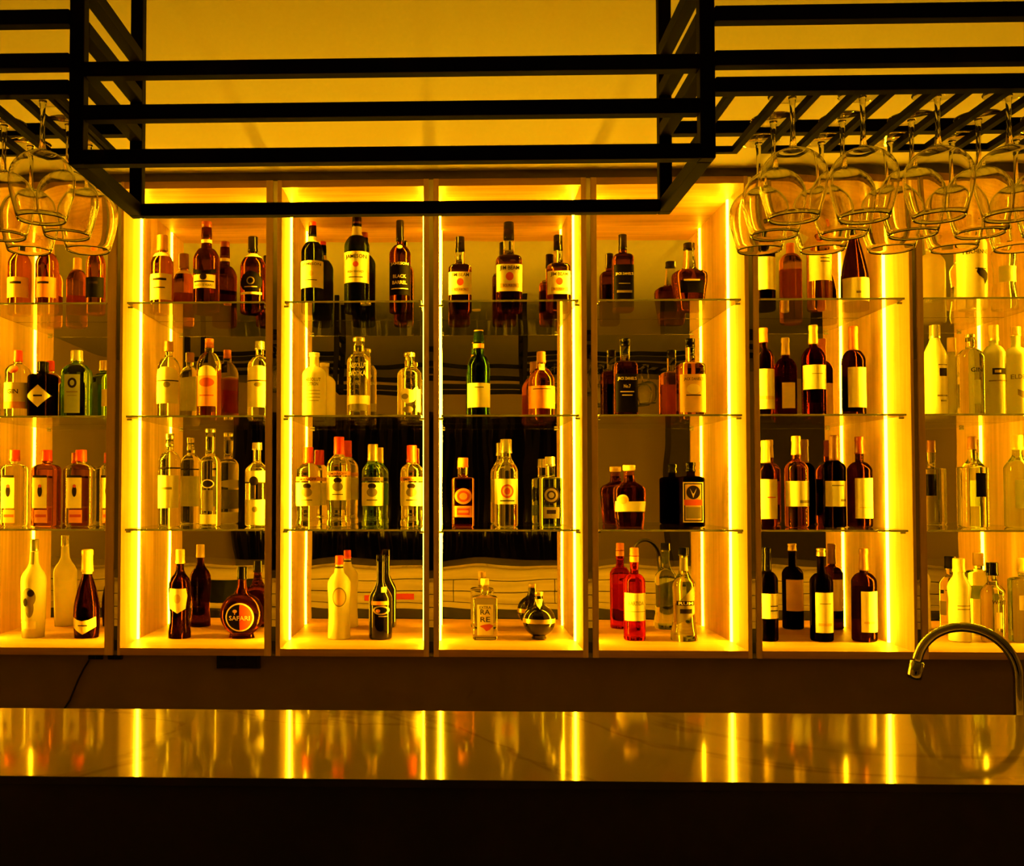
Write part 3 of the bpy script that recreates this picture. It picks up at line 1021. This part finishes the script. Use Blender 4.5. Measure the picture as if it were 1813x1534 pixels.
def vodka_tall(x, w, top, glassm, capm, label, sh, nk, caph):
    bottle(3, 3, x, w, top, sh, nk, 17, (top + caph, 18, capm), glassm, label, style='round',
           prof=[(934, w - 3, 1), (932, w + 1, 1), (924, w + 1, 1), (920, w - 2, 1), (898, w - 2, 1), (894, w, 1), (sh + 6, w, 1), (sh, w - 1, 1), (sh - (sh - nk) * .4, w * .83, 1), (sh - (sh - nk) * .75, w * .58, 1), (nk, 18, 1), (top + caph, 17, 1)],
           parts=[('label', [('rect', -w / 2, w / 2, sh + 13, sh + 20, 'paper_orange' if capm == 'cap_red' else 'paper_grey'), ('rect', -w / 2, w / 2, sh + 23, sh + 64, 'paper_white'),
                             ('ell', 0, sh + 29, 7, 5, 'ink_dark'), ('ell', 0, sh + 40, 9, 8, 'paper_grey'), ('rect', -9, 9, sh + 53, sh + 54.5, 'ink_dark'), ('text', 'SMIRNOFF', 0, sh + 17, 4.5, 'ink_dark', w * .7)])])


vodka_tall(546, 43, 792, 'clear_spirit', 'cap_red', 'red-capped vodka beside the third cabinet light strip, lower shelf', 832, 820, 29)
vodka_tall(600, 43, 774, 'clear_spirit', 'cap_red', 'tallest of the red-capped vodka bottles, second on the third lower shelf', 822, 806, 31)
vodka_tall(660, 38, 787, 'green_glass', 'cap_gold', 'green-tinted vodka bottle with long gold cap', 832, 818, 30)
vodka_tall(729, 40, 789, 'clear_spirit', 'cap_red', 'red-capped vodka bottle beside the third divider, lower shelf', 832, 820, 30)
bottle(3, 4, 601, 41, 984, 1030, 1013, 13, (1000, 14, 'cap_red'), 'cream_opaque', 'opaque pale yellow liqueur bottle with red cap and grey oval label', style='round',
       prof=[(1131, 38, 1), (1129, 40, 1), (1110, 39, 1), (1090, 37, 1), (1060, 38, 1), (1040, 41, 1), (1030, 40, 1), (1022, 31, 1), (1015, 18, 1), (1005, 14, 1), (1000, 13, 1)],
       parts=[('label', [('ell', 2, 1057, 12, 17, 'paper_grey'), ('ell', 2, 1057, 10, 15, 'paper_tan')]), ('collar', [('band', 1004, 1007, 'ink_dark')])])
bottle(3, 4, 674, 41, 983, 1058, 1030, 14, (995, 15, 'cap_black'), 'black_opaque', 'black cream liqueur bottle with gold oval label and long neck', style='cone', cat='bottle',
       parts=[('label', [('rect', -15, 15, 1064, 1071, 'paper_orange'), ('ell', 2, 1080, 14, 8, 'cap_gold'), ('ell', 2, 1080, 11, 5.5, 'paper_black'), ('ell', -3, 1081, 4, 3, 'paper_orange'), ('rect', -2, 12, 1090, 1091.5, 'cap_gold')]),
              ('neck_label', [('rect', 2, 11, 1040, 1049, 'paper_cream')])])

# ================================================================== middle cabinet
def bourbon(x, w, top, s, label):
    h = 549 - top
    q = lambda f: top + h * f
    bottle(4, 1, x, w, top, q(.46), q(.38), 17 * s, (q(.20), 16 * s, 'cap_black'), 'dark_amber', label, n=4, style='square', neckm='clear_neck', fill=q(.43),
           parts=[('label', [('rect', -w / 2 + .5, w / 2 - .5, q(.49), q(.80), 'paper_white'), ('text', 'JIM BEAM', 0, q(.54), 8 * s, 'ink_dark', w * .74), ('ell', 0, q(.63), 6 * s, 6.5 * s, 'ink_red'), ('rect', -w * .35, w * .35, q(.71), q(.76), 'paper_tan'),
                             ('text', 'BOURBON', 0, q(.735), 4 * s, 'ink_dark', w * .5)])])


bourbon(815, 41, 420, 1, 'bourbon bottle with white label beside the middle cabinet left light strip')
bourbon(902, 46, 394, 1.15, 'tallest bourbon bottle, centre of the middle cabinet top shelf, cream label')
bourbon(990, 41, 417, 1, 'bourbon bottle with white label beside the middle cabinet right light strips')
bottle(4, 2, 848, 40, 585, 652, 630, 19, (606, 17, 'foil_yellow'), 'bottle_green', 'tall green whisky bottle with yellow square label and yellow capsule', style='round',
       parts=[('label', [('rect', -20, 20, 679, 722, 'paper_white'), ('rect', -8, 8, 686, 687.5, 'ink_dark')]), ('neck_label', [('band', 608, 616, 'paper_orange')])])
bottle(4, 2, 959, 47, 623, 676, 652, 14, (643, 16, 'cap_brown'), 'orange_spirit', 'round-shouldered orange liqueur bottle with tan label, middle cabinet', style='round',
       parts=[('label', [('rect', -23, 23, 684, 724, 'paper_orange'), ('rect', -16, 16, 689, 690.5, 'ink_dark')]), ('neck_label', [('rect', -5, 5, 644, 656, 'paper_cream')])])
bottle(4, 3, 820, 39, 811, 850, 845, 17, (828, 18, 'cap_orange'), 'orange_spirit', 'square red-orange bottle with round emblem, left on the middle lower shelf', n=6, style='square', neckm='clear_neck', fill=846,
       parts=[('emblem', [('ell', 0, 879, 15, 14, 'paper_orange'), ('ell', 0, 879, 11, 10, 'ink_red'), ('ell', 0, 879, 7, 6, 'paper_orange')]), ('label', [('rect', -15, 15, 896, 916, 'paper_orange'), ('rect', -11, 11, 900, 912, 'ink_red'), ('rect', -9, 9, 904, 908, 'paper_orange')])])
bottle(4, 3, 896, 42, 778, 836, 806, 17, (803, 20, 'cap_silver'), 'clear_spirit', 'clear rum bottle with red round emblem, tallest on the middle lower shelf', style='s',
       parts=[('label', [('rect', -20, 20, 848, 893, 'paper_white'), ('ell', 1, 870, 11, 12, 'ink_red'), ('ell', 1, 870, 8, 9, 'paper_tan'), ('ell', 1, 870, 5, 6, 'ink_red'), ('rect', -11, 13, 886, 888, 'ink_dark')])])
bottle(4, 3, 974, 40, 809, 850, 845, 17, (826, 18, 'cap_silver'), 'pale_green', 'square clear-green bottle with dark round emblem beside the right light strip', n=6, style='square', neckm='clear_neck', fill=846,
       parts=[('emblem', [('ell', 0, 877, 15, 15, 'ink_dark'), ('ell', 0, 877, 12, 12, 'paper_grey'), ('ell', 0, 877, 8, 8, 'ink_dark'), ('ell', 0, 877, 5, 5, 'paper_grey')]), ('label', [('rect', -14, 14, 898, 918, 'paper_grey'), ('rect', -8, 8, 903, 910, 'ink_dark')])])
bottle(4, 4, 858, 44, 1025, 1060, 1055, 15, (1046, 15, 'cork', 'cork'), 'clear_spirit', 'small square clear bottle with cork and red feather print', n=6, dr=.8, style='square', waist=-.0,
       parts=[('label', [('rect', -14, 14, 1070, 1124, 'paper_cream'), ('text', 'EXTRA', 0, 1075, 5, 'ink_dark', 20), ('text', 'RA', 0, 1083, 9, 'ink_dark', 17), ('text', 'RE', 0, 1096, 9, 'ink_dark', 17),
                         ('poly', [(-10, 1108), (-2, 1105), (8, 1104), (14, 1107), (8, 1114), (2, 1117), (-4, 1111)], 'ink_red')])])
sp = []
for a in range(0, 17):
    th = -1.18 + (1.18 + 1.10) * a / 16
    sp.append((1099 - 28.5 * math.sin(th), 57 * math.cos(th), 1))
sp = [(1131, 25, 1), (1129.5, 27, 1)] + [q for q in sp if q[0] < 1127] + [(1070, 19, 1), (1064, 15, 1), (1061, 14, 1)]
bottle(4, 4, 953.5, 57, 1048, 1100, 1066, 15, (1062, 15, 'cap_gold', 'cork'), 'black_opaque', 'black ball-shaped liqueur bottle with gold band and pale neck wrap', prof=sp, name='ball_shaped_bottle',
       parts=[('label', [('band', 1096, 1104, 'cap_gold')]), ('neck_label', [('poly', [(-8, 1062), (6, 1062), (4, 1072), (0, 1079), (-4, 1074)], 'paper_cream')])])

# ================================================================== fifth cabinet
bottle(5, 1, 1105, 36, 416, 462, 450, 15, (443, 15, 'cap_black'), 'dark_amber', 'square whiskey bottle with black label, left on the fifth top shelf', n=5, style='square',
       parts=[('label', [('rect', -17.5, 17.5, 470, 543, 'paper_black'), ('text', "JACK DANIEL'S", 0, 487, 6, 'ink_light', 30), ('rect', -10, 10, 503, 504.5, 'paper_grey'), ('rect', -13, 13, 516, 520, 'paper_grey')])])
bottle(5, 1, 1223.5, 61, 431, 488, 478, 22, (443, 20, 'cap_black'), 'dark_amber', 'wide-shouldered whiskey decanter bottle tapering to its base, fifth top shelf', n=4, dr=.62, neckm='clear_neck', fill=479,
       prof=[(549, 45, .75), (547, 47, .75), (520, 54, .68), (500, 60, .64), (490, 61, .62), (485, 58, .64), (481, 46, .7), (478, 30, .85), (474, 24, 1), (455, 20, 1), (443, 18, 1)],
       parts=[('label', [('rect', -20, 20, 498, 520, 'paper_black'), ('rect', -14, 14, 496, 499, 'ink_light')])])
bottle(5, 2, 1108, 41, 600, 652, 640, 17, (613, 18, 'cap_black', 'flip'), 'dark_amber', 'square whiskey bottle with large black label, fifth middle shelf', n=5, style='square', neckm='clear_neck', fill=642,
       parts=[('label', [('rect', -19, 19, 663, 731, 'paper_black'), ('text', "JACK DANIEL'S", 0, 672, 7, 'ink_light', 32), ('rect', -12, 12, 694, 695.5, 'ink_light'), ('rect', -9, 9, 700, 701.5, 'ink_light'), ('text', 'No.7', 0, 685, 6, 'ink_light', 12)])])
bottle(5, 2, 1224, 46, 600, 652, 642, 17, (615, 17, 'cap_black', 'flip'), 'honey', 'square honey whiskey bottle with tan label beside the mirrored strip', n=5, style='square', neckm='clear_neck', fill=646,
       parts=[('label', [('rect', -22, 22, 664, 731, 'paper_tan'), ('text', "JACK DANIEL'S", 0, 673, 7, 'ink_dark', 34), ('ell', 0, 690, 12, 9, 'paper_cream'), ('rect', -13, 13, 700, 702, 'ink_dark')])])
bottle(5, 3, 1114, 57, 824, 862, 855, 20, (842, 22, 'cork', 'cork'), 'dark_amber', 'wide dark whisky flask with cork, pale band and round seal', n=3.5, dr=.62,
       prof=[(934, 45, .7), (932, 48, .7), (915, 51, .66), (890, 55, .64), (872, 57, .62), (865, 55, .63), (860, 46, .7), (857, 32, .8), (853, 22, 1), (842, 19, 1)],
       parts=[('label', [('rect', -26, 27, 888, 906, 'paper_white'), ('ell', -14, 886, 10, 10, 'paper_cream'), ('ell', -14, 886, 7, 7, 'paper_tan')])])
bottle(5, 3, 1223, 44, 819, 850, 843, 15, (836, 17, 'cap_black', 'flip'), 'black_glass', 'square dark herbal liqueur bottle with round stag emblem and red band', n=6, dr=.8, style='square',
       parts=[('label', [('rect', -17.5, 17.5, 854, 925, 'ink_light'), ('rect', -16, 16, 856, 923, 'paper_black'), ('rect', -14, 14, 858, 921, 'paper_tan'), ('ell', 0, 872, 12, 12, 'ink_dark'),
                         ('poly', [(-6, 865), (-1, 874), (0, 879), (1, 874), (6, 865), (2, 876), (0, 882), (-2, 876)], 'ink_light'), ('rect', -16, 16, 885, 895, 'ink_red'), ('rect', -13, 13, 898, 918, 'paper_grey')])])
bottle(5, 4, 1122, 38, 970, 1030, 1016, 15, (984, 15, 'cap_orange'), 'red_spirit', 'bright red aperitif bottle with pale yellow label', style='round',
       parts=[('label', [('rect', -18, 18, 1050, 1099, 'paper_white'), ('text', 'BARTIDA', 0, 1068, 7, 'paper_grey', 26), ('rect', -16, 16, 1082, 1083, 'paper_grey')]), ('neck_label', [('band', 986, 996, 'paper_orange')])])
bottle(5, 4, 1209, 42, 970, 1030, 1008, 14, (984, 17, 'cap_black'), 'pale_green', 'clear pale green bottle with slanted grey label and dark lettering', style='round',
       prof=[(1135, 44, 1), (1133, 46, 1), (1122, 46, 1), (1105, 40, 1), (1080, 37, 1), (1055, 38, 1), (1040, 40, 1), (1031, 38, 1), (1024, 28, 1), (1015, 18, 1), (1005, 14, 1), (984, 14, 1)],
       parts=[('label', [('poly', [(-17, 1070), (14, 1038), (17, 1086), (-15, 1106)], 'paper_grey'), ('rect', -15, 15, 1064, 1072, 'ink_dark'), ('text', 'RUM', 0, 1068, 5, 'ink_light', 24), ('rect', -10, 10, 1078, 1086, 'ink_dark')]), ('neck_label', [('rect', -7, 7, 988, 1012, 'paper_grey')])])

# ================================================================== wine cabinet
def wine(row, x, w, top, sh, nk, capy, glassm, capm, label, lab, back=None, capw=15, nw=14, extra=()):
    ps = [('label', [('rect', *lab), *extra])]
    if back:
        ps.append(('back_label', [('rect', *back)]))
    bottle(6, row, x, w, top, sh, nk, nw, (capy, capw, capm, 'foil'), glassm, label, parts=ps, style='round', name='wine_bottle')


wine(1, 1357, 38, 392, 450, 425, 430, 'black_glass', 'cap_black', 'black wine bottle with white label under the right rack, beside the fifth divider', (-18.5, 18.5, 456, 514, 'paper_white'))
wine(1, 1455, 42, 395, 432, 415, 418, 'honey', 'cap_orange', 'golden wine bottle with pale tall label under the hanging glasses', (-20, 20, 440, 498, 'paper_cream'), extra=(('rect', -5, 12, 458, 459.5, 'ink_dark'), ('rect', -5, 12, 464, 465.5, 'ink_dark')))
bottle(6, 1, 1518, 47, 385, 470, 425, 16, (422, 17, 'cap_black', 'foil'), 'brown_glass', 'dark sloping-shouldered wine bottle with pale wide label, top shelf', name='wine_bottle',
       prof=[(549, 43, 1), (547, 47, 1), (500, 47, 1), (488, 46, 1), (472, 40, 1), (456, 33, 1), (440, 25, 1), (428, 18, 1), (420, 16, 1)],
       parts=[('label', [('rect', -23, 23, 493, 532, 'paper_white'), ('rect', -6, 2, 517, 521, 'paper_grey')])])
DK = (('rect', -9, 9, 662, 663.2, 'paper_grey'), ('rect', -9, 9, 700, 701.5, 'paper_grey'))
wine(2, 1354, 36, 581, 635, 618, 607, 'brown_glass', 'cap_orange', 'red wine bottle with orange foil beside the fifth divider, middle shelf', (-17, 17, 654, 725, 'paper_white'), extra=(('rect', -12, 14, 702, 708, 'paper_tan'),))
wine(2, 1443, 41, 576, 636, 615, 610, 'red_wine', 'foil_yellow', 'red wine bottle with yellow foil and high pale label, centre of middle shelf', (-20, 20, 647, 690, 'paper_white'), (-12, 12, 663, 712, 'paper_cream'), extra=DK[:1])
wine(2, 1514, 40, 578, 640, 620, 622, 'brown_glass', 'cap_orange', 'wine bottle with copper foil and low yellow label, between the wine cabinet strips', (-15, 19, 651, 722, 'paper_cream'), (-16, 16, 664, 728, 'paper_tan'))
wine(3, 1356, 38, 780, 836, 820, 820, 'brown_glass', 'foil_yellow', 'wine bottle with yellow foil beside the fifth divider, lower shelf', (-17, 17, 849, 919, 'paper_white'), extra=(('rect', -3, 12, 880, 882, 'ink_red'),))
wine(3, 1410, 41, 772, 832, 816, 806, 'rose_wine', 'foil_yellow', 'pink rosé wine bottle with yellow foil and pale label', (-20, 20, 852, 897, 'paper_white'), extra=(('rect', -1, 18, 886, 891, 'paper_grey'),))
wine(3, 1477, 39, 771, 830, 816, 816, 'black_glass', 'cap_brown', 'dark wine bottle with brown foil and low square label, lower shelf', (-18, 18, 852, 897, 'paper_white'), extra=(('rect', -10, 10, 859, 861, 'paper_grey'), ('rect', 4, 14, 884, 888, 'paper_grey')))
wine(3, 1522, 42, 773, 834, 818, 804, 'brown_glass', 'cap_dark_red', 'dark wine bottle with red-brown foil and tall yellow label, lower shelf', (-14, 20, 847, 918, 'paper_white'), extra=(('rect', -8, 12, 898, 900, 'paper_tan'),))
wine(4, 1356, 37, 969, 1028, 1012, 1012, 'black_glass', 'cap_black', 'black wine bottle with cream label beside the fifth divider, on the floor', (-17, 17, 1051, 1095, 'paper_white'), extra=(('rect', 0, 14, 1072, 1074, 'ink_dark'), ('rect', 0, 14, 1080, 1082, 'ink_dark')))
wine(4, 1452, 39, 971, 1030, 1015, 985, 'black_glass', 'cap_gold', 'black wine bottle with tall cream label, centre of the wine cabinet floor', (-15, 16, 1049, 1120, 'paper_white'), (-16, 16, 1040, 1100, 'paper_tan'), extra=(('rect', -9, 10, 1068, 1069.5, 'paper_grey'), ('rect', -11, 11, 1103, 1108, 'paper_tan')))
wine(4, 1527, 42, 971, 1030, 1014, 1010, 'brown_glass', 'cap_brown', 'brown wine bottle with pale label in front of the wine cabinet strip, floor', (-12, 20, 1047, 1119, 'paper_white'), (-16, 16, 1040, 1100, 'paper_cream'), extra=(('rect', -8, 10, 1100, 1104, 'paper_tan'),))

# ================================================================== rightmost cabinet
bottle(7, 1, 1727, 50, 385, 436, 416, 20, (410, 22, 'cap_silver'), 'frosted_white', 'frosted white liqueur bottle with fig picture, under the right rack glasses', style='round',
       parts=[('lettering', [('text', 'TEICHENNÉ', -3, 447, 9, 'ink_dark', 40)]), ('picture', [('poly', [(-2, 476), (4, 483), (12, 480), (18, 486), (17, 496), (11, 506), (8, 496), (0, 490), (-4, 484)], 'ink_dark'), ('rect', -6, 14, 477, 478.5, 'ink_dark')])])
bottle(7, 1, 1785, 42, 388, 446, 424, 16, (408, 18, 'cap_black', 'flip'), 'clear_spirit', 'clear waisted bottle at the right of the rightmost top shelf', style='s',
       prof=[(549, 40, 1), (547, 44, 1), (530, 43, 1), (505, 36, 1), (480, 36, 1), (460, 41, 1), (448, 42, 1), (440, 34, 1), (430, 20, 1), (420, 16, 1), (408, 16, 1)],
       parts=[('label', [('rect', -15, 15, 472, 500, 'frosted_clear')])])
bottle(7, 2, 1659, 41, 576, 632, 602, 17, (600, 18, 'cap_silver'), 'frosted_white', 'frosted bottle with dark square print beside the last divider, middle shelf', style='cone',
       parts=[('label', [('rect', -2, 12, 653, 667, 'ink_dark'), ('rect', -4, 13, 646, 648, 'paper_grey'), ('rect', -6, 12, 700, 703, 'paper_grey'), ('rect', -1, 10, 709, 712, 'paper_grey')])])
bottle(7, 2, 1722, 42, 592, 634, 618, 16, (605, 16, 'cap_silver', 'cork'), 'clear_spirit', 'clear bottle with silver pourer and dark print before the mirrored strip', style='round', n=3,
       parts=[('label', [('text', 'GIN', 0, 656, 8, 'ink_dark', 20), ('rect', -6, 6, 674, 716, 'frosted_clear')])])
bottle(7, 2, 1764, 37, 576, 628, 612, 15, (604, 16, 'foil_yellow'), 'frosted_clear', 'frosted bottle with yellow cap and dark rectangle print, middle shelf', style='round',
       parts=[('label', [('rect', -11, 12, 653, 664, 'ink_dark'), ('rect', -8, 2, 656, 661, 'paper_cream'), ('rect', -15, 15, 674, 676, 'paper_grey')])])
bottle(7, 2, 1803, 40, 579, 632, 615, 15, (596, 17, 'cap_gold'), 'frosted_clear', 'frosted bottle with gold cap at the right picture edge, middle shelf', style='round',
       parts=[('label', [('text', 'ELDER', -3, 668, 8, 'paper_grey', 26), ('poly', [(-8, 690), (2, 694), (6, 702), (0, 706), (-8, 700)], 'paper_grey')])])
bottle(7, 3, 1722, 43, 773, 830, 826, 14, (796, 15, 'cap_brown'), 'clear_spirit', 'clear square bottle with brown cap, centre of the rightmost lower shelf', n=5, style='square',
       parts=[('label', [('rect', -5, 12, 838, 880, 'paper_black')])])
bottle(7, 3, 1802, 44, 771, 828, 806, 17, (797, 19, 'foil_yellow'), 'pale_green', 'clear tapered bottle with yellow cap at the right edge, lower shelf', style='cone',
       parts=[('label', [('rect', -14, 16, 850, 900, 'frosted_clear')])])
bottle(7, 4, 1695, 39, 989, 1036, 1020, 17, (1013, 20, 'foil_yellow'), 'frosted_white', 'waisted frosted bottle with yellow cap behind the faucet arch', style='round',
       prof=[(1135, 36, 1), (1133, 38, 1), (1110, 36, 1), (1085, 36, 1), (1062, 34, 1), (1050, 37, 1), (1040, 39, 1), (1032, 34, 1), (1025, 26, 1), (1019, 19, 1), (1013, 18, 1)],
       parts=[('label', [('rect', -10, 12, 1072, 1073.5, 'paper_grey'), ('rect', -10, 12, 1078, 1079.5, 'paper_grey')])])
bottle(7, 4, 1754, 39, 996, 1046, 1030, 15, (1019, 19, 'cap_black'), 'clear_spirit', 'clear bottle with black cap behind the faucet arch', style='cone',
       parts=[('lettering', [('text', 'WHITE', 2, 1066, 7, 'ink_dark', 24)]), ('label', [('rect', -4, 6, 1084, 1112, 'paper_cream')])])
bottle(7, 4, 1808, 42, 989, 1030, 1022, 16, (1014, 19, 'foil_yellow'), 'pale_green', 'square clear bottle with yellow cap behind the faucet upright', n=4, style='square',
       parts=[('label', [('rect', -17, 17, 1054, 1080, 'paper_cream'), ('rect', -10, 8, 1060, 1068, 'paper_grey')])])

# ------------------------------------------------------------------ world and picture settings
w = bpy.data.worlds.new('world')
w.use_nodes = True
w.node_tree.nodes['Background'].inputs[0].default_value = (0.0, 0.0, 0.0, 1)
SC.world = w
SC.view_settings.view_transform = 'Standard'
SC.view_settings.look = 'None'
SC.view_settings.gamma = 1
SC.view_settings.use_curve_mapping = False
SC.view_settings.exposure = 0.0
cy = SC.cycles
cy.use_denoising = True
cy.max_bounces = 20
cy.transmission_bounces = 18
cy.glossy_bounces = 8
cy.diffuse_bounces = 5
cy.transparent_max_bounces = 16
cy.sample_clamp_indirect = 6
cy.blur_glossy = 0.5
